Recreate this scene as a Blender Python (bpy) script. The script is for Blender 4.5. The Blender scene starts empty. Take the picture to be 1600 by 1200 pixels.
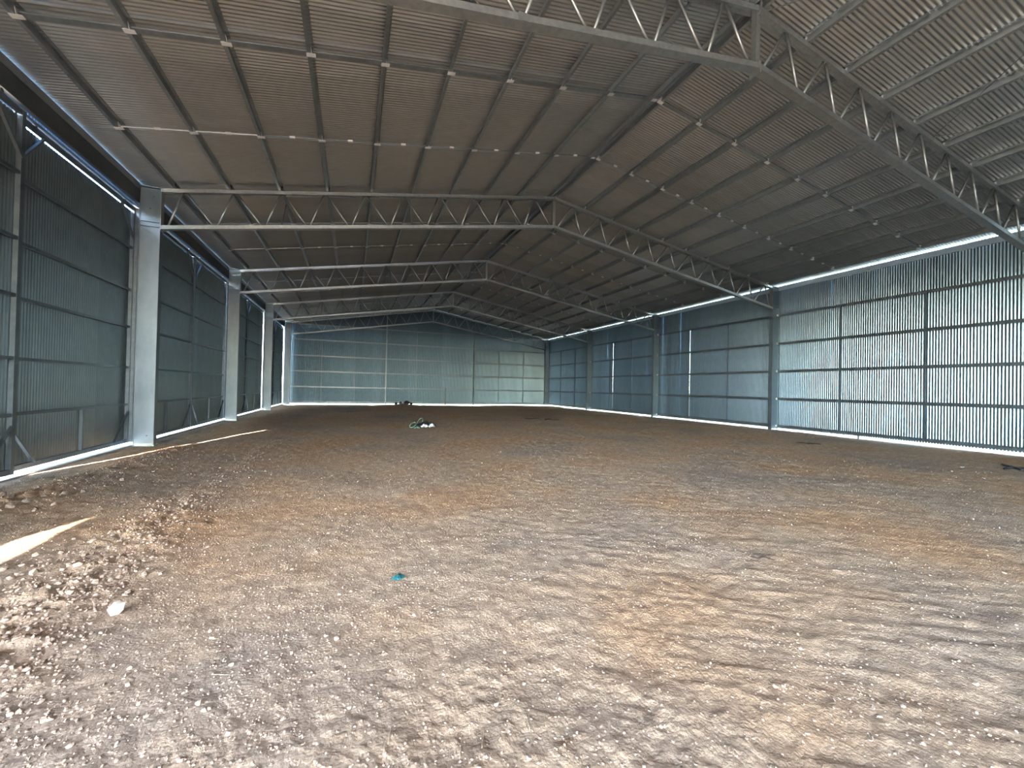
import bpy, math, random
import numpy as np
from mathutils import Matrix, Vector

random.seed(7)
rng = np.random.default_rng(7)
scene = bpy.context.scene
COL = scene.collection
rad = math.radians

# ------------------------------------------------------------------ camera
CAM = Vector((4.775, -13.251, 1.675))
YAW, PIT, ROL, FPX = .3729, .0107, -.0216, 634.37
fw = Vector((math.sin(YAW) * math.cos(PIT), math.cos(YAW) * math.cos(PIT), math.sin(PIT)))
r0 = Vector((math.cos(YAW), -math.sin(YAW), 0))
u0 = r0.cross(fw)
rt = r0 * math.cos(ROL) - u0 * math.sin(ROL)
up = u0 * math.cos(ROL) + r0 * math.sin(ROL)
cd = bpy.data.cameras.new('camera')
cd.sensor_fit = 'HORIZONTAL'
cd.sensor_width = 36.0
cd.lens = FPX / 1600 * 36.0
cd.clip_start = .05
cd.clip_end = 2000
cam = bpy.data.objects.new('camera', cd)
COL.objects.link(cam)
cam.matrix_world = Matrix(((rt.x, up.x, -fw.x, CAM.x), (rt.y, up.y, -fw.y, CAM.y),
                           (rt.z, up.z, -fw.z, CAM.z), (0, 0, 0, 1)))
scene.camera = cam

# ------------------------------------------------------------------ sky, sun, exposure
SUN_AZ, SUN_EL = rad(18.3), rad(36.3)      # azimuth the light travels towards, off the +Y axis
world = bpy.data.worlds.new('world')
scene.world = world
world.use_nodes = True
nt = world.node_tree
nt.nodes.clear()
sky = nt.nodes.new('ShaderNodeTexSky')
sky.sky_type = 'NISHITA'
sky.sun_disc = False
sky.sun_elevation = SUN_EL
sky.sun_rotation = math.pi + SUN_AZ
sky.air_density = 1.0
sky.dust_density = .7
sky.ozone_density = 2.0
bg = nt.nodes.new('ShaderNodeBackground')
bg.inputs['Strength'].default_value = 4.0
wo = nt.nodes.new('ShaderNodeOutputWorld')
nt.links.new(sky.outputs[0], bg.inputs[0])
nt.links.new(bg.outputs[0], wo.inputs[0])
sl = bpy.data.lights.new('sun', 'SUN')
sl.energy = 56.0
sl.angle = rad(.53)
sl.color = (1.0, .98, .95)
sun = bpy.data.objects.new('sun', sl)
COL.objects.link(sun)
sd = Vector((math.sin(SUN_AZ) * math.cos(SUN_EL), math.cos(SUN_AZ) * math.cos(SUN_EL), -math.sin(SUN_EL)))
sun.rotation_euler = sd.to_track_quat('-Z', 'Y').to_euler()
sun.location = (-10, -40, 30)
vs = scene.view_settings
vs.view_transform = 'Standard'
vs.look = 'None'
vs.gamma = 1.0
vs.use_curve_mapping = False
vs.exposure = .55
cy = scene.cycles
cy.max_bounces = 10
cy.diffuse_bounces = 6
cy.glossy_bounces = 6
cy.sample_clamp_indirect = 20.0
cy.caustics_reflective = True
cy.use_denoising = True

# ------------------------------------------------------------------ dimensions (metres)
W = 22.888                    # clear width between column faces
HT, HB, AT, AB = 6.690, 5.676, 8.683, 7.598   # chord heights: top / bottom at column, at apex
ST = (AT - HT) / (W / 2)
SB = (AB - HB) / (W / 2)
BAY = 8.0
CD = .43                      # column depth
PD = .15                      # purlin depth
Y0, Y1 = -24.0, 24.0
XL, XR = -.55, W + .47        # sheeting planes
GIRTS = (.19, 1.45, 2.74, 4.03, 5.36)


def roof_z(x, d=0.0):         # top of the top chord plus d
    return HT + ST * (x if x < W / 2 else W - x) + d


# ------------------------------------------------------------------ materials
def new_mat(name):
    m = bpy.data.materials.new(name)
    m.use_nodes = True
    n = m.node_tree
    b = n.nodes['Principled BSDF']
    return m, n, b


def node(n, t, **kw):
    x = n.nodes.new(t)
    for k, v in kw.items():
        if k in x.inputs:
            x.inputs[k].default_value = v
        else:
            setattr(x, k, v)
    return x


def metal(name, c0, c1, r0_, r1_, scale, met=1.0, bump=.0, stretch=(1, 1, 1)):
    m, n, b = new_mat(name)
    tc = node(n, 'ShaderNodeTexCoord')
    mp = node(n, 'ShaderNodeMapping')
    mp.inputs['Scale'].default_value = stretch
    n.links.new(tc.outputs['Object'], mp.inputs['Vector'])
    no = node(n, 'ShaderNodeTexNoise', Scale=scale, Detail=5.0, Roughness=.6)
    n.links.new(mp.outputs[0], no.inputs['Vector'])
    rp = node(n, 'ShaderNodeValToRGB')
    rp.color_ramp.elements[0].position = .3
    rp.color_ramp.elements[1].position = .7
    rp.color_ramp.elements[0].color = (*c0, 1)
    rp.color_ramp.elements[1].color = (*c1, 1)
    n.links.new(no.outputs['Fac'], rp.inputs['Fac'])
    oi = node(n, 'ShaderNodeObjectInfo')
    mr0 = node(n, 'ShaderNodeMapRange')
    mr0.inputs['To Min'].default_value = .88
    mr0.inputs['To Max'].default_value = 1.06
    n.links.new(oi.outputs['Random'], mr0.inputs['Value'])
    mx = node(n, 'ShaderNodeVectorMath', operation='SCALE')
    n.links.new(rp.outputs[0], mx.inputs[0])
    n.links.new(mr0.outputs[0], mx.inputs['Scale'])
    n.links.new(mx.outputs[0], b.inputs['Base Color'])
    mr = node(n, 'ShaderNodeMapRange')
    mr.inputs['From Min'].default_value = .3
    mr.inputs['From Max'].default_value = .7
    mr.inputs['To Min'].default_value = r0_
    mr.inputs['To Max'].default_value = r1_
    n.links.new(no.outputs['Fac'], mr.inputs['Value'])
    n.links.new(mr.outputs[0], b.inputs['Roughness'])
    b.inputs['Metallic'].default_value = met
    if bump:
        bp = node(n, 'ShaderNodeBump', Strength=bump, Distance=.01)
        n.links.new(no.outputs['Fac'], bp.inputs['Height'])
        n.links.new(bp.outputs[0], b.inputs['Normal'])
    return m


M_SHEET = metal('zincalume_sheet', (.255, .35, .43), (.30, .40, .48), .32, .37, 3.0)
M_ROOF = metal('roof_sheet_zinc', (.45, .47, .465), (.51, .53, .525), .33, .37, 3.0, .88)
M_EAVE = metal('lit_eave_zinc', (.50, .60, .70), (.58, .68, .78), .35, .45, 8.0, .6)  # bluish light on the right eave purlin is put into this colour
M_DOOR = metal('door_sheet_zinc', (.28, .315, .325), (.34, .375, .385), .30, .38, 3.0)
M_BACK = metal('end_wall_zinc_dim', (.125, .19, .235), (.165, .235, .28), .30, .38, 3.0)  # darker than the side wall zinc: dimness of the far end put into colour
M_GIRT = metal('girt_steel', (.20, .24, .27), (.28, .32, .35), .4, .5, 9.0, .95)
M_GALV = metal('galvanised_steel', (.33, .375, .40), (.46, .505, .53), .36, .5, 9.0, .92)
M_TRUSS = metal('truss_steel', (.36, .39, .40), (.50, .535, .545), .34, .48, 12.0, .9)
M_COL = metal('column_steel', (.215, .265, .295), (.31, .36, .39), .33, .5, 2.2, .9, .12, (1, 1, .5))
M_CLIP = metal('glint_zinc', (.80, .82, .84), (.88, .90, .91), .3, .4, 20.0, .35)  # pale base colour carries the glint of lit clips
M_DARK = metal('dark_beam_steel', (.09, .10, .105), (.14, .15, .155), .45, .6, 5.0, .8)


def plain(name, c, rough=.8, c2=None, scale=30.0, bump=.3, spec=.3):
    m, n, b = new_mat(name)
    tc = node(n, 'ShaderNodeTexCoord')
    no = node(n, 'ShaderNodeTexNoise', Scale=scale, Detail=6.0, Roughness=.65)
    n.links.new(tc.outputs['Object'], no.inputs['Vector'])
    rp = node(n, 'ShaderNodeValToRGB')
    rp.color_ramp.elements[0].position = .3
    rp.color_ramp.elements[1].position = .72
    rp.color_ramp.elements[0].color = (*(c2 or tuple(v * .7 for v in c)), 1)
    rp.color_ramp.elements[1].color = (*c, 1)
    n.links.new(no.outputs['Fac'], rp.inputs['Fac'])
    n.links.new(rp.outputs[0], b.inputs['Base Color'])
    b.inputs['Roughness'].default_value = rough
    b.inputs['Specular IOR Level'].default_value = spec
    if bump:
        bp = node(n, 'ShaderNodeBump', Strength=bump, Distance=.01)
        n.links.new(no.outputs['Fac'], bp.inputs['Height'])
        n.links.new(bp.outputs[0], b.inputs['Normal'])
    return m


def dirt_material():
    m, n, b = new_mat('compacted_dirt')
    geo = node(n, 'ShaderNodeNewGeometry')
    big = node(n, 'ShaderNodeTexNoise', Scale=.35, Detail=4.0, Roughness=.55)
    n.links.new(geo.outputs['Position'], big.inputs['Vector'])
    rp = node(n, 'ShaderNodeValToRGB')
    e = rp.color_ramp.elements
    e[0].position = .34
    e[0].color = (.41, .325, .255, 1)
    e[1].position = .66
    e[1].color = (.55, .35, .205, 1)
    k = e.new(.5)
    k.color = (.53, .39, .27, 1)
    n.links.new(big.outputs['Fac'], rp.inputs['Fac'])
    mid = node(n, 'ShaderNodeTexNoise', Scale=7.0, Detail=8.0, Roughness=.7)
    n.links.new(geo.outputs['Position'], mid.inputs['Vector'])
    r2 = node(n, 'ShaderNodeValToRGB')
    r2.color_ramp.elements[0].position = .3
    r2.color_ramp.elements[1].position = .75
    r2.color_ramp.elements[0].color = (.58, .56, .54, 1)
    r2.color_ramp.elements[1].color = (1.28, 1.28, 1.27, 1)
    n.links.new(mid.outputs['Fac'], r2.inputs['Fac'])
    mu = node(n, 'ShaderNodeMix', data_type='RGBA', blend_type='MULTIPLY')
    mu.inputs['Factor'].default_value = 1.0
    n.links.new(rp.outputs[0], mu.inputs[6])
    n.links.new(r2.outputs[0], mu.inputs[7])
    # dry paddock beyond the earth pad
    sx = node(n, 'ShaderNodeSeparateXYZ')
    n.links.new(geo.outputs['Position'], sx.inputs[0])
    ax = node(n, 'ShaderNodeMath', operation='SUBTRACT')      # unseen dirt yard, widened on the door side for warm bounce light
    n.links.new(sx.outputs['X'], ax.inputs[0])
    ax.inputs[1].default_value = W / 2 - 7
    ab_ = node(n, 'ShaderNodeMath', operation='ABSOLUTE')
    n.links.new(ax.outputs[0], ab_.inputs[0])
    g1 = node(n, 'ShaderNodeMapRange')
    g1.inputs['From Min'].default_value = W / 2 + 9.5
    g1.inputs['From Max'].default_value = W / 2 + 12.0
    n.links.new(ab_.outputs[0], g1.inputs['Value'])
    g2 = node(n, 'ShaderNodeMapRange')
    g2.inputs['From Min'].default_value = 27.0
    g2.inputs['From Max'].default_value = 30.0
    n.links.new(sx.outputs['Y'], g2.inputs['Value'])
    gm = node(n, 'ShaderNodeMath', operation='MAXIMUM')
    n.links.new(g1.outputs[0], gm.inputs[0])
    n.links.new(g2.outputs[0], gm.inputs[1])
    gr = node(n, 'ShaderNodeMix', data_type='RGBA')
    n.links.new(gm.outputs[0], gr.inputs['Factor'])
    n.links.new(mu.outputs[2], gr.inputs[6])
    gr.inputs[7].default_value = (.15, .15, .085, 1)
    n.links.new(gr.outputs[2], b.inputs['Base Color'])
    b.inputs['Roughness'].default_value = .95
    b.inputs['Specular IOR Level'].default_value = .15
    fine = node(n, 'ShaderNodeTexNoise', Scale=38.0, Detail=9.0, Roughness=.72)
    n.links.new(geo.outputs['Position'], fine.inputs['Vector'])
    vor = node(n, 'ShaderNodeTexVoronoi', Scale=55.0)
    n.links.new(geo.outputs['Position'], vor.inputs['Vector'])
    ad = node(n, 'ShaderNodeMath', operation='MULTIPLY_ADD')
    n.links.new(vor.outputs['Distance'], ad.inputs[0])
    ad.inputs[1].default_value = -.35
    n.links.new(fine.outputs['Fac'], ad.inputs[2])
    bp = node(n, 'ShaderNodeBump', Strength=.9, Distance=.03)
    n.links.new(ad.outputs[0], bp.inputs['Height'])
    n.links.new(bp.outputs[0], b.inputs['Normal'])
    return m


M_DIRT = dirt_material()
M_ROCK = plain('dry_clay_rock', (.50, .40, .32), .92, (.38, .29, .22), 22.0, .5, .2)
M_CLOD = plain('dirt_clod', (.42, .32, .245), .95, (.32, .235, .175), 30.0, .6, .15)
M_WHITE_STONE = plain('pale_limestone', (.82, .78, .70), .85, (.66, .6, .52), 16.0, .35)
M_CONC = plain('concrete', (.58, .56, .53), .9, (.45, .43, .4), 14.0, .3)
M_TEAL = plain('teal_plastic', (.03, .20, .20), .5, (.02, .14, .15), 25.0, .1, .5)
M_WHITEPL = plain('white_plastic', (.80, .84, .90), .4, (.62, .68, .76), 8.0, .2, .5)
M_BLACKPL = plain('black_plastic', (.015, .018, .02), .45, None, 20.0, .2, .5)
M_GREEN = plain('green_strap', (.20, .42, .30), .5, (.12, .3, .22), 20.0, .1, .5)
M_STICK = plain('dark_wood', (.06, .045, .035), .85, None, 40.0, .4, .2)
M_STRAW = plain('straw', (.62, .50, .33), .8, None, 40.0, .2, .2)

# ------------------------------------------------------------------ mesh helpers
WL = {}                                             # world location of every object


def mesh_from(verts, faces, mat, smooth=False, name='part'):
    me = bpy.data.meshes.new(name)
    me.from_pydata([tuple(v) for v in verts], [], faces)
    me.materials.append(mat)
    if smooth:
        me.polygons.foreach_set('use_smooth', [True] * len(me.polygons))
    me.update()
    return me


def place(name, me, loc, parent=None, rot=None):
    o = bpy.data.objects.new(name, me)
    COL.objects.link(o)
    loc = Vector(loc)
    WL[o] = loc
    if parent is not None:
        o.parent = parent
        o.location = loc - WL[parent]
    else:
        o.location = loc
    if rot is not None:
        o.rotation_euler = rot
    return o


def build(name, vf, mat, parent=None, smooth=False):
    """one mesh object from world-space verts and faces, origin at its base"""
    v = np.array(vf[0], float)
    lo, hi = v.min(0), v.max(0)
    c = np.array([(lo[0] + hi[0]) / 2, (lo[1] + hi[1]) / 2, lo[2]])
    return place(name, mesh_from(v - c, vf[1], mat, smooth, name), c, parent)


def tag(o, label, cat, kind=None, group=None):
    o['label'] = label
    o['category'] = cat
    if kind:
        o['kind'] = kind
    if group:
        o['group'] = group
    return o


def empty(name, loc):
    o = bpy.data.objects.new(name, None)
    o.empty_display_size = .2
    COL.objects.link(o)
    o.location = loc
    WL[o] = Vector(loc)
    return o


def join(*parts):
    V, F = [], []
    for v, f in parts:
        k = len(V)
        V += [tuple(p) for p in v]
        F += [tuple(i + k for i in q) for q in f]
    return V, F


def box(x0, x1, y0, y1, z0, z1):
    v = [(x, y, z) for x in (x0, x1) for y in (y0, y1) for z in (z0, z1)]
    return v, [(0, 1, 3, 2), (4, 6, 7, 5), (0, 4, 5, 1), (2, 3, 7, 6), (0, 2, 6, 4), (1, 5, 7, 3)]


def extrude(prof, p0, p1, xd, yd):
    """closed 2D outline carried from p0 to p1; outline axes xd, yd"""
    p0, p1, xd, yd = map(Vector, (p0, p1, xd, yd))
    n = len(prof)
    v = [p0 + xd * a + yd * b for a, b in prof] + [p1 + xd * a + yd * b for a, b in prof]
    f = [(i, (i + 1) % n, n + (i + 1) % n, n + i) for i in range(n)]
    return [tuple(q) for q in v], f + [tuple(range(n))[::-1], tuple(range(n, 2 * n))]


def bar(p0, p1, w, h, ref=(0, 1, 0)):
    """rectangular bar; w along ref, h square to it"""
    p0, p1 = Vector(p0), Vector(p1)
    d = (p1 - p0).normalized()
    a = Vector(ref)
    a = (a - d * a.dot(d)).normalized()
    b = d.cross(a)
    return extrude([(-w / 2, -h / 2), (w / 2, -h / 2), (w / 2, h / 2), (-w / 2, h / 2)], p0, p1, a, b)


def tube(p0, p1, r, n=8):
    p0, p1 = Vector(p0), Vector(p1)
    d = (p1 - p0).normalized()
    a = d.orthogonal().normalized()
    b = d.cross(a)
    return extrude([(r * math.cos(2 * math.pi * i / n), r * math.sin(2 * math.pi * i / n)) for i in range(n)], p0, p1, a, b)


def sweep(pts, r, n=6):
    pts = [Vector(p) for p in pts]
    V, F = [], []
    for i, p in enumerate(pts):
        d = (pts[min(i + 1, len(pts) - 1)] - pts[max(i - 1, 0)]).normalized()
        a = d.cross(Vector((0, 0, 1)))
        a = a.normalized() if a.length > .01 else Vector((1, 0, 0))
        b = a.cross(d)
        for k in range(n):
            t = 2 * math.pi * k / n
            V.append(tuple(p + a * (r * math.cos(t)) + b * (r * math.sin(t))))
    for i in range(len(pts) - 1):
        for k in range(n):
            F.append((i * n + k, i * n + (k + 1) % n, (i + 1) * n + (k + 1) % n, (i + 1) * n + k))
    F += [tuple(range(n))[::-1], tuple(range((len(pts) - 1) * n, len(pts) * n))]
    return V, F


def cprof(b, h, t, lip=.018, flip=1):
    """lipped channel outline: web at 0, flanges to +b*flip, height 0..h"""
    o = [(0, 0), (b, 0), (b, lip), (b - t, lip), (b - t, t), (t, t), (t, h - t), (b - t, h - t), (b - t, h - lip), (b, h - lip), (b, h), (0, h)]
    return [(x * flip, y) for x, y in o]


def zprof(b, h, t, lip=.018, flip=1):
    """zed outline: bottom flange to +flip, top flange to -flip"""
    o = [(0, 0), (b, 0), (b, lip), (b - t, lip), (b - t, t), (t, t), (t, h), (-b + t, h), (-b + t, h - lip), (-b, h - lip), (-b, h + t), (0, h + t)]
    return [(x * flip, y) for x, y in o]


PITCH, AMP, NS = .0762, .0085, 8


def corrugated(width, a0, a1, top=None):
    """sheet: u across the ribs (0..width), v along the ribs, w the rib height; returns u,v,w grid"""
    n = int(round(width / PITCH * NS))
    us = [width * i / n for i in range(n + 1)]
    V, F = [], []
    for u in us:
        w = AMP * math.cos(2 * math.pi * u / PITCH)
        V.append((u, a0, w))
        V.append((u, a1 if top is None else top(u), w))
    for i in range(n):
        F.append((2 * i, 2 * i + 2, 2 * i + 3, 2 * i + 1))
    return V, F


# ------------------------------------------------------------------ ground
def vnoise(x, y, seed):
    xi, yi = np.floor(x).astype(np.int64), np.floor(y).astype(np.int64)
    fx, fy = x - xi, y - yi
    fx, fy = fx * fx * fx * (fx * (fx * 6 - 15) + 10), fy * fy * fy * (fy * (fy * 6 - 15) + 10)

    def h(a, b):
        n = (a * 374761393 + b * 668265263 + seed * 1442695041) & 0xffffffff
        n = ((n ^ (n >> 13)) * 1274126177) & 0xffffffff
        n = ((n ^ (n >> 16)) * 2246822519) & 0xffffffff
        return ((n ^ (n >> 15)) & 0xffff) / 65535.0
    a, b, c, d = h(xi, yi), h(xi + 1, yi), h(xi, yi + 1), h(xi + 1, yi + 1)
    return (a * (1 - fx) + b * fx) * (1 - fy) + (c * (1 - fx) + d * fx) * fy - .5


def smooth01(t):
    t = np.clip(t, 0, 1)
    return t * t * (3 - 2 * t)


def ridge_weight(x, y):
    """windrows of loosened clods along the left doors and parallel to them"""
    w1 = np.exp(-((x - (.55 + .06 * (y + 6) + .15 * vnoise(y * .5, y * 0, 3))) / .38) ** 2) * smooth01((y + 9) / 2) * smooth01((.5 - y) / 2)
    w2 = np.exp(-((x - (2.55 - .02 * (y + 9) + .5 * vnoise(y * .4, y * 0, 5))) / .42) ** 2) * smooth01((-5.6 - y) / 1.2)
    w3 = np.exp(-((x - (2.75 + .25 * vnoise(y * .6, y * 0, 9))) / .22) ** 2) * smooth01((y + 7) / 2) * smooth01((1.5 - y) / 2) * .6
    return w1, w2, w3


def ground_z(x, y):
    x = np.asarray(x, float)
    y = np.asarray(y, float)
    w1, w2, w3 = ridge_weight(x, y)
    z = .05 * vnoise(x * .22, y * .22, 11) + .03 * vnoise(x * .8, y * .8, 12)
    rough = .55 + .9 * np.clip(vnoise(x * .5, y * .5, 21) + .3, 0, 1)
    z += rough * (.020 * vnoise(x * 3.1, y * 3.1, 13) + .014 * vnoise(x * 8, y * 8, 14) + .013 * vnoise(x * 19, y * 19, 15) + .009 * vnoise(x * 41, y * 41, 16))
    # scrape marks, running across the shed to the right of the camera
    g = smooth01((x - 5.0) / 3)
    c, s = math.cos(.55), math.sin(.55)
    a, b = x * c - y * s, x * s + y * c
    z += g * (.016 * np.abs(vnoise(a * 1.6, b * 9, 17)) + .012 * vnoise(a * 3.5, b * 20, 18))
    cl = np.clip(np.abs(vnoise(x * 6, y * 6, 19)) * 2, 0, 1) + .7 * np.clip(np.abs(vnoise(x * 14, y * 14, 20)) * 2, 0, 1)
    z += w1 * (.05 + .055 * cl) + w2 * (.012 + .045 * cl) + w3 * (.006 + .04 * cl)
    z += -.03 * smooth01((1.6 - x) / 1.6) * smooth01((x + .5) / .5)
    z += .5 * .30 * np.exp(-(((x - 8.9) / .55) ** 2 + ((y - 23.6) / .5) ** 2))
    # keep it flat where walls and doors stand, and let the pad fall away outside
    ins = np.minimum(np.minimum(x + .45, W + .45 - x), 24.1 - y)
    edge = smooth01(ins / .45)
    z = z * edge - .012 * (1 - edge)
    out = np.maximum(np.maximum(-.9 - x, x - (W + .75)), y - 24.4)
    z -= .75 * smooth01(out / 3.5)
    z += np.where(out > 0, .10 * vnoise(x * .3, y * .3, 31) * smooth01(out / 4), 0)
    return z


def make_ground():
    half = rad(62)
    th = list(np.arange(-half, half, .0036)) + list(np.linspace(half, 2 * math.pi - half, 90)[:-1])
    th = np.array(th) + YAW
    rr = np.concatenate([[.35, .8, 1.2], 1.5 * 1.0062 ** np.arange(0, 500), np.geomspace(34, 900, 40)])
    R_, T = np.meshgrid(rr, th, indexing='ij')
    X, Y = CAM.x + R_ * np.sin(T), CAM.y + R_ * np.cos(T)
    Z = ground_z(X, Y)
    nr, na = X.shape
    V = np.stack([X, Y, Z], -1).reshape(-1, 3)
    V = np.vstack([V, [[CAM.x, CAM.y, float(ground_z(CAM.x, CAM.y))]]])
    i = np.arange(nr - 1)[:, None] * na
    j = np.arange(na)[None]
    j2 = (j + 1) % na
    q = np.stack([i + j, i + na + j, i + na + j2, i + j2], -1).reshape(-1, 4)[:, ::-1]
    me = bpy.data.meshes.new('floor')
    tri = [(nr * na, (k + 1) % na, k) for k in range(na)]
    nq = len(q)
    me.vertices.add(len(V))
    me.vertices.foreach_set('co', V.ravel())
    me.loops.add(nq * 4 + len(tri) * 3)
    me.loops.foreach_set('vertex_index', np.concatenate([q.ravel(), np.array(tri).ravel()]))
    me.polygons.add(nq + len(tri))
    me.polygons.foreach_set('loop_start', np.concatenate([np.arange(nq) * 4, nq * 4 + np.arange(len(tri)) * 3]))
    me.polygons.foreach_set('use_smooth', [True] * (nq + len(tri)))
    me.materials.append(M_DIRT)
    me.update(calc_edges=True)
    me.validate()
    o = place('floor', me, (0, 0, 0))
    tag(o, 'bare reddish brown compacted dirt floor with loose clods and scrape marks', 'dirt floor', 'structure')


make_ground()


def gz(x, y):
    return float(ground_z(x, y))


# ------------------------------------------------------------------ roof
ceil = tag(empty('ceiling', (W / 2, 0, HT)), 'corrugated zinc roof underside with long purlins on both slopes', 'roof', 'structure')
SL = math.atan(ST)
OVER, OVER_R = .50, .50
v, f = corrugated(.762 + .03, 0, (W / 2 + OVER) / math.cos(SL))
v2, f2 = corrugated(.762 + .03, 0, (W / 2 + OVER_R) / math.cos(SL))
SHEET_W = .762
# local: ribs run down the slope (local +X away from the ridge), u along Y
me_roof_l = mesh_from([(-b, a, c) for a, b, c in v], f, M_ROOF, True, 'roof_sheet')
me_roof_r = mesh_from([(b, a, c) for a, b, c in v2], f2, M_ROOF, True, 'roof_sheet')
nsheet = int((Y1 + .3 + 16.2) / SHEET_W) + 1
for i in range(nsheet):
    y = -16.2 + i * SHEET_W
    dz = .003 * (i % 2) + random.uniform(-.0012, .0012)
    z = roof_z(W / 2, PD + .014 + dz)
    place('roof_sheet', me_roof_l, (W / 2 - .02, y, z), ceil, (0, -SL, random.uniform(-.0006, .0006)))
    place('roof_sheet', me_roof_r, (W / 2 + .02, y, z), ceil, (0, SL, random.uniform(-.0006, .0006)))
# the rest of the roof, behind the camera
for sx in (-1, 1):
    xe = W / 2 + sx * (W / 2 + OVER)
    a, b = (W / 2, roof_z(W / 2, PD + .014)), (xe, roof_z(W / 2, PD + .014) - ST * (W / 2 + OVER))
    for y in (-24,):
        vv = [(a[0], y, a[1]), (b[0], y, b[1]), (b[0], y + 7.9, b[1]), (a[0], y + 7.9, a[1])]
        vv += [(p[0], p[1], p[2] + .02) for p in vv]
        build('roof_panel', (vv, [(0, 1, 2, 3), (7, 6, 5, 4), (0, 4, 5, 1), (1, 5, 6, 2), (2, 6, 7, 3), (3, 7, 4, 0)]), M_ROOF, ceil)
# ridge capping
zr = roof_z(W / 2, PD + .035)
build('ridge_cap', ([(W / 2 - .22, -16.2, zr - .04), (W / 2, -16.2, zr + .02), (W / 2 + .22, -16.2, zr - .04),
                     (W / 2 - .22, Y1 + .3, zr - .04), (W / 2, Y1 + .3, zr + .02), (W / 2 + .22, Y1 + .3, zr - .04)],
                    [(0, 1, 4, 3), (1, 2, 5, 4)]), M_SHEET, ceil)

PX = [.26 + 1.2325 * k for k in range(10)]
PURLINS = [(x, -1) for x in PX] + [(W - x, 1) for x in PX]
BAYS = [(-16, -8), (-8, 0), (0, 8), (8, 16), (16, 24)]
CT, ST_ = math.cos(SL), math.sin(SL)


def slope_axes(side):
    # side -1 left slope, +1 right slope: downslope unit vector and outward normal
    return (Vector((-CT, 0, -ST_)), Vector((-ST_, 0, CT))) if side < 0 else (Vector((CT, 0, -ST_)), Vector((ST_, 0, CT)))


pm = {}
for side in (-1, 1):
    dn, nr_ = slope_axes(side)
    pm[side] = mesh_from(*extrude(zprof(.062, PD, .003), (0, -4, 0), (0, 4, 0), dn, nr_), M_GALV, name='purlin')
cleat_m = {}
for side in (-1, 1):
    dn, nr_ = slope_axes(side)
    cleat_m[side] = mesh_from(*join(extrude([(-.004, -.015), (-.012, -.015), (-.012, .13), (-.004, .13)], (0, -.06, 0), (0, .06, 0), dn, nr_),
                                    extrude([(-.012, -.015), (.05, -.015), (.05, -.007), (-.012, -.007)], (0, -.06, 0), (0, .06, 0), dn, nr_)), M_CLIP, name='cleat')
clip_m = {}
for side in (-1, 1):
    dn, nr_ = slope_axes(side)
    clip_m[side] = mesh_from(*join(extrude([(-.075, -.006), (.075, -.006), (.075, -.002), (-.075, -.002)], (0, -.045, 0), (0, .045, 0), dn, nr_),
                                   extrude([(-.018, .0), (-.010, .0), (-.010, .1), (-.018, .1)], (0, -.055, 0), (0, .055, 0), dn, nr_)), M_CLIP, name='clip')
for (ya, yb) in BAYS:
    for x, side in PURLINS:
        p = place('purlin', pm[side], (x, (ya + yb) / 2, roof_z(x, .012)), ceil)
        place('cleat', cleat_m[side], (x, yb + .02, roof_z(x, .012)), p)
        for fr in (-2.75, -5.42):
            place('bridging_clip', clip_m[side], (x, yb + fr, roof_z(x, .012)), p)
    for fr in (-2.75, -5.42):
        near = fr < -5
        for side in (-1, 1):
            dn, nr_ = slope_axes(side)
            xs = sorted([x for x, s in PURLINS if s == side])
            for a, b in zip(xs[:-1], xs[1:]):
                if near:
                    # folded channel strut between the purlins
                    vf = extrude([(-.05, .03), (.05, .03), (.05, .055), (.046, .055), (.046, .034), (-.046, .034), (-.046, .055), (-.05, .055)],
                                 (a + .03, yb + fr, roof_z(a + .03)), (b - .03, yb + fr, roof_z(b - .03)), (0, 1, 0), (0, 0, 1))
                else:
                    vf = bar((a + .03, yb + fr, roof_z(a + .03, .05)), (b - .03, yb + fr, roof_z(b - .03, .05)), .02, .02)
                br = build('bridging', vf, M_CLIP if not near and b < 3 else M_GALV, ceil)  # lit bars at the left take the pale zinc, brightness put into colour
                if not near:
                    c0, c1 = (a + b) / 2 - .055, (a + b) / 2 + .055
                    build('coupler', bar((c0, yb + fr, roof_z(c0, .05)), (c1, yb + fr, roof_z(c1, .05)), .045, .036), M_CLIP, br)
# thin tension rods crossing the bay behind the first truss
mid_r, mid_l = 17.05, W - 17.05
for xa, xb in ((W / 2 + .15, mid_r), (mid_r, W / 2 + .15), (mid_r, W - .3), (W - .3, mid_r),
               (W / 2 - .15, mid_l), (mid_l, W / 2 - .15), (mid_l, .3), (.3, mid_l)):
    build('tension_rod', tube((xa, -8.1, roof_z(xa, -.05)), (xb, -15.9, roof_z(xb, -.05)), .008, 6), M_GALV, ceil, True)

# ------------------------------------------------------------------ columns
ORD = ['second', 'third', 'fourth', 'farthest']


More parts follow.
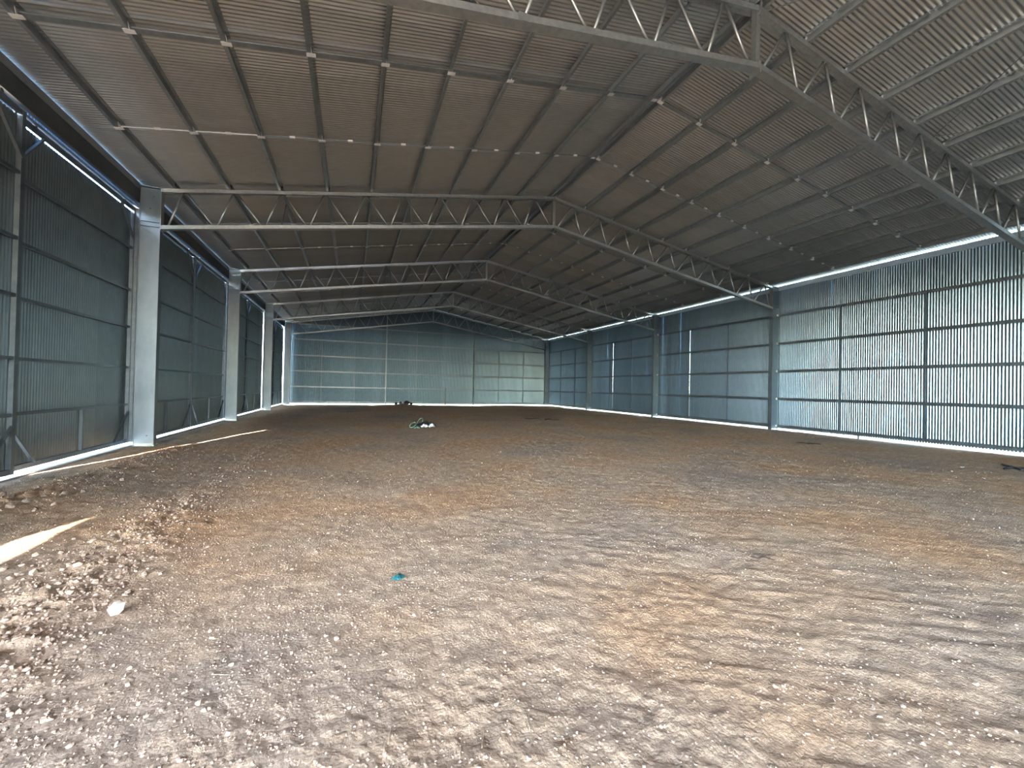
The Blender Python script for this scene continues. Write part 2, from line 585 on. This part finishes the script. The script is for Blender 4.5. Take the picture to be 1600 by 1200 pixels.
def column(x_face, sgn, y, label):
    """x_face: inner face, sgn: +1 body extends to +X (right wall), -1 to -X"""
    c = empty('steel_column', (x_face + sgn * CD / 2, y, 0))
    tag(c, label, 'column', None, 'portal columns along the side walls')
    fwid, tf, tw = .17, .014, .012
    top = roof_z(0) - .01
    xi, xo = x_face, x_face + sgn * CD
    build('flange', box(min(xi, xi + sgn * tf), max(xi, xi + sgn * tf), y - fwid / 2, y + fwid / 2, .012, top), M_COL, c)
    build('flange', box(min(xo, xo - sgn * tf), max(xo, xo - sgn * tf), y - fwid / 2, y + fwid / 2, .012, top - .06), M_COL, c)
    a, b = sorted((xi + sgn * tf, xo - sgn * tf))
    yw = y - .055
    build('web', box(a, b, yw - tw, yw, .012, top - .03), M_COL, c)
    a, b = sorted((xi - sgn * .02, xo + sgn * .02))
    build('base_plate', box(a, b, y - .11, y + .11, -.02, .012), M_COL, c)
    a, b = sorted((xi - sgn * .015, xo + sgn * .01))
    z0, z1 = top, top - sgn * 0
    build('cap_plate', box(a, b, y - .1, y + .1, top - .004, top + .012), M_COL, c)
    for zz in (HB - .02, HB + .1):
        a, b = sorted((xi + sgn * tf, xo - sgn * tf))
        build('stiffener', box(a, b, yw - tw - .045, yw - tw, zz, zz + .01), M_COL, c)
    bolts = [(xi + sgn * CD * .5, HB + .45), (xi + sgn * CD * .35, HT - .25), (xi + sgn * CD * .35, .25)]
    for bx_, bz in bolts:
        build('bolt', tube((bx_, yw - tw - .012, bz), (bx_, yw - tw, bz), .016, 6), M_DARK, c)
    return c


column(0, -1, 0, 'tall galvanised column on the left, nearest one between the open-edged sliding doors')
column(0, -1, 8, 'second galvanised column from the camera along the sliding doors on the left')
column(0, -1, 16, 'third galvanised column from the camera along the sliding doors on the left')
column(0, -1, 24, 'galvanised column in the far left corner beside the end wall')
column(W, 1, -8, 'column on the right wall closest to the camera, under the end of the nearest truss')
column(W, 1, 0, 'broad grey column on the right wall, nearest one fully in view')
column(W, 1, 8, 'grey column on the right wall with cleats, second fully in view')
column(W, 1, 16, 'grey column on the right wall, third fully in view')
column(W, 1, 24, 'dark column in the far right corner beside the end wall')


# ------------------------------------------------------------------ trusses
def truss(y, label, fly=True, wr=.026):
    t = empty('roof_truss', (W / 2, y, HB))
    tag(t, label, 'truss', None, 'roof trusses spanning the shed')
    cw, ch = .15, .1

    def zt(x):
        return roof_z(x)

    def zb(x):
        return HB + SB * (x if x < W / 2 else W - x)

    for side in (-1, 1):
        xa, xb = (0, W / 2) if side < 0 else (W, W / 2)
        # top chord: channel opening downwards, bottom chord: channel opening upwards
        dx = Vector((0, 1, 0))
        prof_t = [(-cw / 2, -ch), (-cw / 2 + .006, -ch), (-cw / 2 + .006, -.008), (cw / 2 - .006, -.008), (cw / 2 - .006, -ch), (cw / 2, -ch), (cw / 2, 0), (-cw / 2, 0)]
        prof_b = [(-cw / 2, -ch / 2), (cw / 2, -ch / 2), (cw / 2, ch / 2), (cw / 2 - .006, ch / 2), (cw / 2 - .006, -ch / 2 + .008), (-cw / 2 + .006, -ch / 2 + .008), (-cw / 2 + .006, ch / 2), (-cw / 2, ch / 2)]
        build('top_chord', extrude(prof_t, (xa, y, zt(xa)), (xb, y, zt(xb)), dx, (0, 0, 1)), M_TRUSS, t)
        build('bottom_chord', extrude(prof_b, (xa, y, zb(xa)), (xb, y, zb(xb)), dx, (0, 0, 1)), M_TRUSS, t)
        top = [.48 + 1.131 * k for k in range(10)]
        bot = [.10] + [1.18 + 1.1335 * k for k in range(9)] + [11.33]
        m = (lambda q: q) if side < 0 else (lambda q: W - q)
        for k, xt in enumerate(top):
            for xb_, off in ((bot[k], -.035), (bot[k + 1], .035)):
                p0 = (m(xt + off), y, zt(m(xt)) - .06)
                p1 = (m(xb_ - off * .6), y, zb(m(xb_)) - .01)
                build('web_member', tube(p0, p1, wr, 8), M_TRUSS, t, True)
        build('end_plate', box(min(m(0), m(.012)), max(m(0), m(.012)), y - .09, y + .09, zb(m(0)) - .09, zt(m(0)) + .02), M_TRUSS, t)
        if fly:
            for xf in (PX[2], PX[5], PX[8]):
                for sy in (-1, 1):
                    p0 = (m(xf), y + sy * .07, zb(m(xf)) - .02)
                    p1 = (m(xf), y + sy * .95, zt(m(xf)) + .04)
                    if sy > 0:
                        build('fly_brace', bar(p0, p1, .04, .006, (1, 0, 0)), M_TRUSS, t)
    xm = W / 2
    build('king_post', box(xm - .05, xm + .05, y - .05, y + .05, zb(xm) - .02, zt(xm) - .02), M_TRUSS, t)
    for zz, hh in ((zt(xm), .16), (zb(xm), .16)):
        build('splice_plate', box(xm - .012, xm + .012, y - .11, y + .11, zz - hh, zz + .06), M_TRUSS, t)
    # bolted splices part-way along the bottom chords
    for xs in (W * .3, W * .7):
        build('splice_plate', box(xs - .09, xs + .09, y - cw / 2 - .008, y - cw / 2, zb(xs) - .05, zb(xs) + .06), M_TRUSS, t)
    return t


truss(-8, 'nearest roof truss, cut off by the top edge of the picture')
truss(0, 'wide roof truss second from the camera, springing from the near left column')
truss(8, 'roof truss third from the camera, over the middle of the shed')
truss(16, 'dark roof truss fourth from the camera')
truss(23.85, 'farthest roof truss, standing close against the end wall', False)

# ------------------------------------------------------------------ right wall
wr_ = tag(empty('wall_right', (XR, 0, 0)), 'right side wall of vertical corrugated zinc sheets on dark horizontal girts', 'wall', 'structure')
WTOP = 6.70
SBOT = .085
v, f = corrugated(.762 + .012, SBOT, WTOP)
me_wr = mesh_from([(c, a, b) for a, b, c in v], f, M_SHEET, True, 'wall_sheet')
SLITS = [20.7, 13.27, 5.2]
y = -16.0
while y < Y1 + .2:
    for s_ in list(SLITS):
        if y - SHEET_W / 2 < s_ <= y + SHEET_W / 2:
            SLITS.remove(s_)
            build('cover_strip', box(XR - .012, XR - .006, y - .03, y + .07, GIRTS[4], WTOP), M_SHEET, wr_)
            y += .026
    place('wall_sheet', me_wr, (XR + .003 * (int(y / .762) % 2), y, 0), wr_, (0, 0, random.uniform(-.0012, .0012)))
    y += SHEET_W
build('wall_panel', box(XR, XR + .01, Y0, -16.0, 0, WTOP), M_SHEET, wr_)
gx = XR - .012
for (ya, yb) in BAYS:
    for zg in GIRTS:
        build('girt', extrude(zprof(.06, .1, .003, .016), (gx - .1, ya + .0, zg), (gx - .1, yb, zg), (0, 0, -1), (1, 0, 0)), M_GIRT, wr_)
        build('cleat', join(box(gx - .16, gx - .02, yb - .13, yb + .14, zg - .045, zg - .038), box(gx - .16, gx - .152, yb - .13, yb + .14, zg - .045, zg + .05)), M_CLIP, wr_)
    build('eave_purlin', extrude(cprof(.07, .2, .003), (gx - .075, ya, 6.525), (gx - .075, yb, 6.525), (1, 0, 0), (0, 0, 1)), M_EAVE, wr_)
    for fr in (-2.67, -5.33):
        for za, zb_ in zip(GIRTS[:-1], GIRTS[1:]):
            build('girt_bridging', box(gx - .075, gx - .025, yb + fr - .02, yb + fr + .02, za + .06, zb_ - .06), M_GIRT, wr_)
    build('ground_peg', box(gx - .09, gx - .07, ya + 4.6, ya + 4.65, -.05, .2), M_GALV, wr_)
for (za, zb_) in ((.35, 6.2), (6.2, .35)):
    build('tension_rod', tube((W + .22, 16.15, za), (W + .22, 23.8, zb_), .009, 6), M_GALV, wr_, True)

# ------------------------------------------------------------------ end wall
YE = 24.28
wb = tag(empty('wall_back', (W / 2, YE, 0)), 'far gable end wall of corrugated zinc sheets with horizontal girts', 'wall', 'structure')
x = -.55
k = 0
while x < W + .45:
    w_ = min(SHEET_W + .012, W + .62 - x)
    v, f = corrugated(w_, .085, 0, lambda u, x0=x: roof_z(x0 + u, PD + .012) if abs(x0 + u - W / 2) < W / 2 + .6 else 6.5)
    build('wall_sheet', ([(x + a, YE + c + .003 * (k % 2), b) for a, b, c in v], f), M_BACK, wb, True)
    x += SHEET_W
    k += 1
wf = tag(empty('wall_front', (W / 2, Y0, 0)), 'gable end wall of zinc sheeting behind the camera', 'wall', 'structure')
DX0, DX1, DH = .3, 5.3, 5.6        # unseen doorway added in the front gable to bring light in from behind
for x0, x1, zb0 in ((-.6, DX0, 0), (DX0, DX1, DH), (DX1, W / 2, 0), (W / 2, W + .6, 0)):
    q = [(x0, zb0), (x1, zb0), (x1, roof_z(x1, .1)), (x0, roof_z(x0, .1))]
    vv = [(a, Y0 - .1, b) for a, b in q] + [(a, Y0 - .08, b) for a, b in q]
    build('wall_panel', (vv, [(0, 1, 2, 3), (7, 6, 5, 4), (0, 4, 5, 1), (1, 5, 6, 2), (2, 6, 7, 3), (3, 7, 4, 0)]), M_SHEET, wf)
POSTS = (-.3, 7.45, 15.45, W + .3)
gy = YE - .012
for i in range(3):
    for zg in GIRTS + (6.62,):
        build('girt', extrude(zprof(.06, .1, .003, .016), (POSTS[i], gy - .1, zg), (POSTS[i + 1], gy - .1, zg), (0, 0, -1), (0, 1, 0)), M_GIRT, wb)
    for fr in (1 / 3, 2 / 3):
        xb_ = POSTS[i] + (POSTS[i + 1] - POSTS[i]) * fr
        gs = GIRTS + ((6.62,) if i == 1 else ())
        for za, zb_ in zip(gs[:-1], gs[1:]):
            build('girt_bridging', box(xb_ - .022, xb_ + .022, gy - .075, gy - .03, za + .06, zb_ - .06), M_GIRT, wb)
build('stub_post', box(12.72, 12.82, gy - .2, gy - .12, -.02, 1.62), M_DARK, wb)
for xs, lab in ((7.45, 'slim pale post against the end wall, left of centre'), (15.45, 'slim dark post against the end wall, right of centre')):
    c = empty('wall_post', (xs, gy - .2, 0))
    tag(c, lab, 'post')
    h = roof_z(xs) - .15
    build('shaft', extrude(cprof(.08, .2, .005), (xs - .04, gy - .31, 0), (xs - .04, gy - .31, h), (1, 0, 0), (0, 1, 0)), M_COL, c)
    build('base_plate', box(xs - .1, xs + .1, gy - .34, gy - .06, -.02, .012), M_COL, c)
    for zg in GIRTS:
        build('cleat', box(xs - .05, xs + .05, gy - .116, gy - .108, zg - .05, zg + .06), M_CLIP, c)

# ------------------------------------------------------------------ left wall: header, fascia, sliding doors
wl = tag(empty('wall_left', (XL, 0, 6)), 'header beams and fascia sheeting above the sliding doors on the left', 'wall', 'structure')
v, f = corrugated(.762 + .012, 6.12, 6.70)
me_fa = mesh_from([(c, a, b) for a, b, c in v], f, M_SHEET, True, 'fascia_sheet')
y = -16.0
while y < Y1 + .1:
    place('fascia_sheet', me_fa, (XL - .17, y, 0), wl)
    y += SHEET_W
build('fascia_panel', box(XL - .175, XL - .165, Y0, -16, 6.12, 6.70), M_SHEET, wl)
LB = [(-24, -16)] + BAYS
for ya, yb in LB:
    build('eave_purlin', extrude(cprof(.07, .15, .003, .018, -1), (-.44, ya, 6.585), (-.44, yb, 6.585), (1, 0, 0), (0, 0, 1)), M_GALV, wl)
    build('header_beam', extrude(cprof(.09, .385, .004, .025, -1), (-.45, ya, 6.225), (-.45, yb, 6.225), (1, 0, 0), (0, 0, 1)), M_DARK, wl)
    build('door_track', extrude([(-.03, 0), (.03, 0), (.03, .012), (.006, .012), (.006, .04), (-.006, .04), (-.006, .012), (-.03, .012)],
                                (XL - .02, ya, 6.165), (XL - .02, yb, 6.165), (1, 0, 0), (0, 0, 1)), M_GALV, wl)
build('sun_split_bar', box(XL - .19, XL - .15, -24, -14.05, 5.97, 6.0), M_GALV, wl)  # unseen bar added to split the sun patch with a dark line
sill = build('trim_1', box(-.80, -.44, -24, 24.2, -.12, .015), M_CONC)
tag(sill, 'pale concrete strip under the sliding doors along the left side', 'sill', 'structure')

DZ = (.115, 1.05, 2.0, 3.04, 3.99, 5.08, 6.095)
door_n = [0]


def door(ya, yb, xp, label):
    door_n[0] += 1
    d = empty('door_%d' % door_n[0], (xp, (ya + yb) / 2, .06))
    tag(d, label, 'sliding door', 'structure')
    t = .05
    for a, b in ((ya, ya + .08), (yb - .08, yb)):
        build('stile', extrude(cprof(.08, .07, .004, .012), (xp - .035, a, .07), (xp - .035, a, 6.14), (0, 1, 0), (1, 0, 0)), M_GIRT, d)
    for i, z in enumerate(DZ):
        h = .09 if i in (0, 6) else .055
        build('rail', extrude([(0, -h / 2), (.05, -h / 2), (.05, -h / 2 + .004), (.004, -h / 2 + .004), (.004, h / 2 - .004), (.05, h / 2 - .004), (.05, h / 2), (0, h / 2)],
                              (xp + .03, ya + .08, z), (xp + .03, yb - .08, z), (-1, 0, 0), (0, 0, 1)), M_GIRT, d)
    yc = (ya + yb) / 2 + .1
    build('stud', box(xp - .02, xp + .03, yc - .03, yc + .03, .16, DZ[1] - .03), M_GIRT, d)
    for a, sg in ((ya + .08, 1), (yb - .08, -1)):
        for z, sz in ((.15, 1), (6.05, -1)):
            build('corner_brace', bar((xp + .035, a, z + sz * .72), (xp + .035, a + sg * .62, z), .045, .03, (1, 0, 0)), M_GIRT, d)
    n = int((yb - ya - .02) / PITCH / 10) + 1
    w_ = (yb - ya - .04) / n
    for i in range(n):
        v, f = corrugated(round(w_ / PITCH) * PITCH, .095, 6.045)
        s = w_ / (round(w_ / PITCH) * PITCH)
        y0_ = ya + .02 + i * w_
        build('door_sheet', ([(xp - .045 + c, y0_ + a * s, b) for a, b, c in v], f), M_DOOR, d, True)
    for yy in (ya + .5, yb - .5):
        build('roller', join(tube((xp - .01, yy, 6.17), (xp + .03, yy, 6.17), .035, 10), box(xp - .004, xp + .016, yy - .02, yy + .02, 6.10, 6.18)), M_GIRT, d)
    return d


door(-14.15, -10.15, XL - .01, 'sliding door panel on the left beyond the picture edge, beside the open doorway')
door(-10.3, -7.9, XL + .07, 'narrow sliding door panel on the left beyond the picture edge')
door(-7.95, -3.93, XL + .07, 'sliding door panel cut off by the left picture edge')
door(-3.93, .12, XL - .07, 'tall corrugated sliding door panel between the picture edge and nearest left column')
door(.10, 4.14, XL, 'dark sliding door panel just beyond the nearest left column')
door(4.17, 8.02, XL, 'dark sliding door panel just before the second left column')
door(8.08, 11.95, XL, 'dark sliding door panel just beyond the second left column')
door(11.98, 15.84, XL, 'dark sliding door panel just before the third left column')
door(16.08, 19.95, XL, 'dark sliding door panel just beyond the third left column')
door(19.98, 23.78, XL, 'dark sliding door panel next to the far left corner')


# ------------------------------------------------------------------ loose things on the ground
def rock_mesh(seed, mat, flat=.78):
    r = np.random.default_rng(seed)
    t = (1 + 5 ** .5) / 2
    V = np.array([(-1, t, 0), (1, t, 0), (-1, -t, 0), (1, -t, 0), (0, -1, t), (0, 1, t), (0, -1, -t), (0, 1, -t), (t, 0, -1), (t, 0, 1), (-t, 0, -1), (-t, 0, 1)], float)
    V /= np.linalg.norm(V, axis=1)[:, None]
    F = [(0, 11, 5), (0, 5, 1), (0, 1, 7), (0, 7, 10), (0, 10, 11), (1, 5, 9), (5, 11, 4), (11, 10, 2), (10, 7, 6), (7, 1, 8),
         (3, 9, 4), (3, 4, 2), (3, 2, 6), (3, 6, 8), (3, 8, 9), (4, 9, 5), (2, 4, 11), (6, 2, 10), (8, 6, 7), (9, 8, 1)]
    V = V * r.uniform(.65, 1.2, (12, 1)) * np.array([1.0, r.uniform(.6, .95), flat * r.uniform(.8, 1.2)])
    return V, F, mat


ROCKS = [rock_mesh(100 + i, M_ROCK) for i in range(10)]
ROCK_ME = [mesh_from(V, F, m, False, 'rock') for V, F, m in ROCKS]
CLOD_ME = [mesh_from(V, F, M_CLOD, False, 'clod') for V, F, m in ROCKS]


def px_ground(u, w):
    d = fw + rt * ((u - 800) / FPX) + up * ((600 - w) / FPX)
    t = -CAM.z / d.z
    return CAM.x + d.x * t, CAM.y + d.y * t


ROCK_AT = []


def add_rock(x, y, s, label, group, idx=None, name='rock', cat='rock', lib=ROCK_ME):
    o = place(name, lib[idx if idx is not None else random.randrange(10)], (x, y, gz(x, y) + s * .22), None,
              (random.uniform(-.3, .3), random.uniform(-.3, .3), random.uniform(0, 6.28)))
    o.scale = (s, s, s)
    ROCK_AT.append((x, y, s))
    tag(o, label, cat, None, group)
    return o


# white stone with the long shadow
V, F, _ = rock_mesh(501, M_WHITE_STONE, .95)
sx, sy = px_ground(183, 966)
ROCK_AT.append((sx, sy, .09))
o = place('stone', mesh_from(V * np.array([.052, .045, .06]), F, M_WHITE_STONE), (sx, sy, gz(sx, sy) + .036), None, (.1, -.2, .5))
tag(o, 'single pale square stone lying clear of the clods at lower left', 'stone')
# measured clods
PXR = [(176, 848, .05), (145, 858, .055), (95, 870, .06), (115, 848, .035), (55, 873, .04), (122, 898, .06), (108, 897, .05), (30, 905, .06), (52, 905, .06),
       (190, 895, .05), (212, 900, .04), (110, 916, .035), (163, 900, .03), (98, 903, .035), (18, 912, .05), (90, 930, .04), (50, 938, .035), (28, 936, .04),
       (200, 932, .04), (195, 938, .03), (150, 939, .035), (62, 968, .04), (85, 962, .035), (10, 985, .05), (12, 978, .05), (45, 1000, .035), (100, 990, .025), (144, 996, .028),
       (225, 905, .04), (250, 902, .035), (130, 880, .035), (75, 890, .04), (140, 890, .03), (165, 888, .035), (185, 883, .035), (205, 885, .03), (35, 890, .04), (5, 898, .05),
       (225, 884, .035), (172, 917, .03), (150, 908, .035), (240, 815, .03), (255, 812, .035), (228, 812, .035), (262, 818, .03), (285, 806, .025), (300, 795, .03), (415, 737, .04), (425, 740, .035), (390, 748, .03), (350, 760, .03)]
for u, w_, s in PXR:
    x, y = px_ground(u, w_)
    where = ('strung out along the floor beyond the sun patch tip' if u > 226 and w_ < 830 or u > 280 else 'beside the pointed tip of the sun patch' if w_ < 872 else
             'at the left picture edge below the sun patch' if u < 60 else 'near the pale square stone' if w_ > 926 else
             'right of the rough patch of broken clay' if u > 180 else 'amid the rough patch of broken clay below the sun patch')
    add_rock(x, y, s * random.uniform(.5, .75), 'dry clay clod ' + where, 'clay clods ' + where)
for u, w_, s in [(15, 800, .07), (40, 790, .06), (70, 780, .06), (100, 775, .055), (130, 770, .05), (165, 760, .05), (20, 785, .06), (190, 752, .05), (215, 745, .05), (85, 793, .05), (55, 800, .05), (240, 738, .045), (5, 775, .06), (120, 760, .05)]:
    x, y = px_ground(u, w_)
    add_rock(x, y, s * .8, 'dark clod on the dirt bank beside the left sliding doors', 'clods on the bank by the doors', name='clod', cat='clod', lib=CLOD_ME)
for u, w_, s in [(362, 1045, .02), (548, 925, .015), (530, 930, .018), (525, 1000, .02), (820, 908, .016), (828, 909, .014), (800, 908, .014), (775, 1105, .018), (200, 1078, .02), (320, 1115, .022), (325, 1113, .018),
                 (310, 1105, .018), (1525, 1066, .02), (1363, 1105, .016), (1412, 1105, .016), (797, 980, .012), (905, 1010, .012), (826, 1190, .015)]:
    x, y = px_ground(u, w_)
    add_rock(x, y, s, 'small pale stone scattered over the open dirt floor in the foreground', 'stones scattered on the open floor', name='stone', cat='stone')


def pebbles():
    V, F = [], []
    base = [r[0] for r in ROCKS]
    face = np.array(ROCKS[0][1])
    n = 0
    while n < 12000:
        m = 4000
        r = 1.7 * (14 / 1.7) ** rng.random(m)
        a = YAW + rng.uniform(-1.0, 1.0, m)
        x, y = CAM.x + r * np.sin(a), CAM.y + r * np.cos(a)
        w1, w2, w3 = ridge_weight(x, y)
        dens = .10 + .22 * smooth01((6 - x) / 5) + 1.2 * w1 + 1.5 * w2 + 1.0 * w3 + .25 * np.clip(vnoise(x * 1.2, y * 1.2, 77) * 2, 0, 1)
        keep = (rng.random(m) < dens) & (x > -.3) & (x < W - .2)
        for rx, ry, rs in ROCK_AT:
            keep &= (x - rx) ** 2 + (y - ry) ** 2 > (1.25 * rs + .02) ** 2
        for px, py, rr_, cw in zip(x[keep], y[keep], r[keep], (w1 + w2 + w3)[keep]):
            s = rng.uniform(.0035, .009) * (1 + .8 * min(1, cw)) * (1 + .03 * rr_)
            if rng.random() < .04:
                s *= 1.8
            b = base[n % 10]
            t = rng.uniform(0, 6.28)
            c_, s_ = math.cos(t), math.sin(t)
            q = b * s
            P = np.stack([q[:, 0] * c_ - q[:, 1] * s_ + px, q[:, 0] * s_ + q[:, 1] * c_ + py, q[:, 2]], 1)
            V.append((P, px, py, s))
            n += 1
    xs = np.array([v[1] for v in V])
    ys = np.array([v[2] for v in V])
    zs = ground_z(xs, ys)
    A = np.concatenate([v[0] + np.array([0, 0, z + .2 * v[3]]) for v, z in zip(V, zs)])
    Fc = np.concatenate([face + 12 * i for i in range(len(V))])
    me = mesh_from(A, Fc.tolist(), M_CLOD, False, 'gravel')
    me.materials.append(M_ROCK)
    me.polygons.foreach_set('material_index', np.repeat((rng.random(len(V)) < .12).astype(int), 20))
    o = place('gravel', me, (0, 0, 0))
    tag(o, 'fine loose gravel and crumbs of clay strewn over the dirt floor', 'gravel', 'stuff')


pebbles()


def crumple(name, u, w_, sx_, sy_, h, mat, seed, label, cat, n=9, lift=.0, rz=0.0):
    """a crumpled bit of sheet lying on the ground, with thickness"""
    r = np.random.default_rng(seed)
    x0, y0 = px_ground(u, w_)
    V, F = [], []
    for i in range(n):
        for j in range(n):
            a, b = i / (n - 1) - .5, j / (n - 1) - .5
            edge = 1 + .25 * r.uniform(-1, 1)
            hh = h * (1 - 2.6 * max(abs(a), abs(b)) ** 2) * r.uniform(.35, 1.0)
            V.append((a * sx_ * edge, b * sy_ * edge, max(.0, hh) + lift))
    for i in range(n - 1):
        for j in range(n - 1):
            F.append((i * n + j, (i + 1) * n + j, (i + 1) * n + j + 1, i * n + j + 1))
    me = mesh_from(V, F, mat, False, name)
    o = place(name, me, (x0, y0, gz(x0, y0) + .006), None, (0, 0, rz))
    md = o.modifiers.new('thickness', 'SOLIDIFY')
    md.thickness = .003
    tag(o, label, cat)
    return o


crumple('plastic_scrap', 622, 904, .10, .085, .022, M_TEAL, 3, 'flat teal plastic scrap lying alone on the dirt in the foreground', 'scrap', 6, .004, .7)
crumple('plastic_wrap', 663, 668.6, .22, .24, .2, M_WHITEPL, 4, 'crumpled white plastic wrap in the litter in mid floor', 'plastic wrap')
crumple('plastic_wrap', 674.5, 669, .24, .24, .2, M_WHITEPL, 5, 'crumpled white plastic wrap at the right end of the litter in mid floor', 'plastic wrap')
crumple('plastic_bag', 666, 665.6, .75, .3, .26, M_BLACKPL, 6, 'black plastic bag behind the white wrap in mid floor', 'plastic bag')
crumple('plastic_wrap', 651.5, 669.6, .2, .16, .1, M_GREEN, 8, 'small crumpled green wrap at the left of the litter in mid floor', 'plastic wrap')


def strap(u, w_, r, h, label, seed):
    x0, y0 = px_ground(u, w_)
    rr_ = np.random.default_rng(seed)
    pts = []
    z0 = gz(x0, y0)
    for i in range(19):
        t = 2 * math.pi * i / 18 * 1.02
        pts.append((x0 + r * math.cos(t), y0 + .4 * r * math.sin(t), z0 + .02 + h * (.5 + .5 * math.sin(t + .6))))
    o = build('strap_loop', sweep(pts, .014, 6), M_GREEN, None, True)
    tag(o, label, 'strap')


strap(645, 668, .12, .2, 'looped green strap at the left end of the litter in mid floor', 1)
strap(656, 664.2, .12, .3, 'looped green strap standing up over the litter in mid floor', 2)


def twig(name, pts_px, r, mat, label, cat, z=.0):
    pts = []
    for u, w_ in pts_px:
        x, y = px_ground(u, w_)
        pts.append((x, y, gz(x, y) + r * .7 + z))
    fine = []
    for a, b in zip(pts[:-1], pts[1:]):
        for k in range(4):
            fine.append(tuple(a[i] + (b[i] - a[i]) * k / 4 for i in range(3)))
    fine.append(pts[-1])
    fine = [(x, y, gz(x, y) + r * .7 + z) for x, y, _ in fine]
    o = build(name, sweep(fine, r, 6), mat, None, True)
    tag(o, label, cat)


twig('stick', [(820, 655), (828, 655.5), (836, 654.5), (846, 655.5)], .035, M_STICK, 'dark stick lying on the far floor before the end wall, left of a pair', 'stick')
twig('stick', [(851, 657), (858, 656), (866, 657), (874, 657)], .035, M_STICK, 'dark stick lying on the far floor before the end wall, right of a pair', 'stick')
twig('stick', [(1244, 692), (1258, 693), (1270, 694.5), (1282, 695)], .025, M_STICK, 'thin dark stick on the floor near the right wall', 'stick')
twig('black_cable', [(1566, 729), (1578, 732), (1590, 734), (1604, 735)], .03, M_BLACKPL, 'black cable on the floor at the right picture edge, upper strand', 'cable')
twig('black_cable', [(1570, 735), (1582, 733), (1594, 736), (1606, 737)], .03, M_BLACKPL, 'black cable on the floor at the right picture edge, lower strand', 'cable')
twig('twig', [(1173, 875), (1183, 877), (1195, 876), (1210, 880)], .007, M_STICK, 'small dark twig on the floor right of centre', 'twig')
twig('twig', [(1176, 872), (1188, 871), (1200, 874), (1211, 873)], .004, M_STICK, 'hair-thin dark twig curving above the small twig right of centre', 'twig')
for u, w_, L, a in ((1503, 731, .12, .1), (1537, 751, .06, 1.0), (1562, 826, .03, .3), (1237, 825, .03, .8)):
    x0, y0 = px_ground(u, w_)
    c_, s_ = math.cos(a), math.sin(a)
    z0 = gz(x0, y0)
    o = build('paper_scrap', bar((x0 - L / 2 * c_, y0 - L / 2 * s_, z0 + .012), (x0 + L / 2 * c_, y0 + L / 2 * s_, z0 + .018), L * .35, .006, (-s_, c_, .2)), M_WHITEPL)
    tag(o, {1503: 'white paper scrap nearest the right wall', 1537: 'small white paper scrap between the right wall scrap and the picture edge',
            1562: 'tiny white paper scrap at the right edge, farthest from the wall', 1237: 'tiny white paper scrap right of the floor centre'}[u], 'scrap')
# straw stalks at the very front
for u, w_, du, dv in ((612, 1135, -6, 34), (722, 1150, -4, 40), (757, 1140, -4, 36), (822, 1120, 6, 26), (850, 1115, 3, 24), (645, 1185, -8, 14), (425, 922, 26, -2), (330, 1062, 30, -2)):
    x0, y0 = px_ground(u, w_)
    x1, y1 = px_ground(u + du, w_ + dv)
    o = build('straw_stalk', sweep([(x0 + (x1 - x0) * k / 6, y0 + (y1 - y0) * k / 6, gz(x0 + (x1 - x0) * k / 6, y0 + (y1 - y0) * k / 6) + .004) for k in range(7)], .0016, 5), M_STRAW, None, True)
    tag(o, 'pale dry straw stalk lying on the foreground dirt', 'straw', None, 'straw stalks in the foreground')
# dark heap against the end wall
for i, (u, w_, s, lab) in enumerate(((617, 632, .16, 'left'), (622.5, 631.5, .17, 'middle'), (631, 631, .30, 'largest'), (640, 632, .17, 'right'))):
    x0, y0 = px_ground(u, w_)
    y0 = min(y0, 23.6)
    me = mesh_from(rock_mesh(900 + i, M_STICK, .9)[0], ROCKS[0][1], M_STICK, False, 'rubble_lump')
    o = place('rubble_lump', me, (x0, y0, gz(x0, y0) + s * .4), None, (0, 0, i))
    o.scale = (s, s, s)
    tag(o, 'dark rubble lump against the end wall, %s of the heap' % lab, 'rubble')
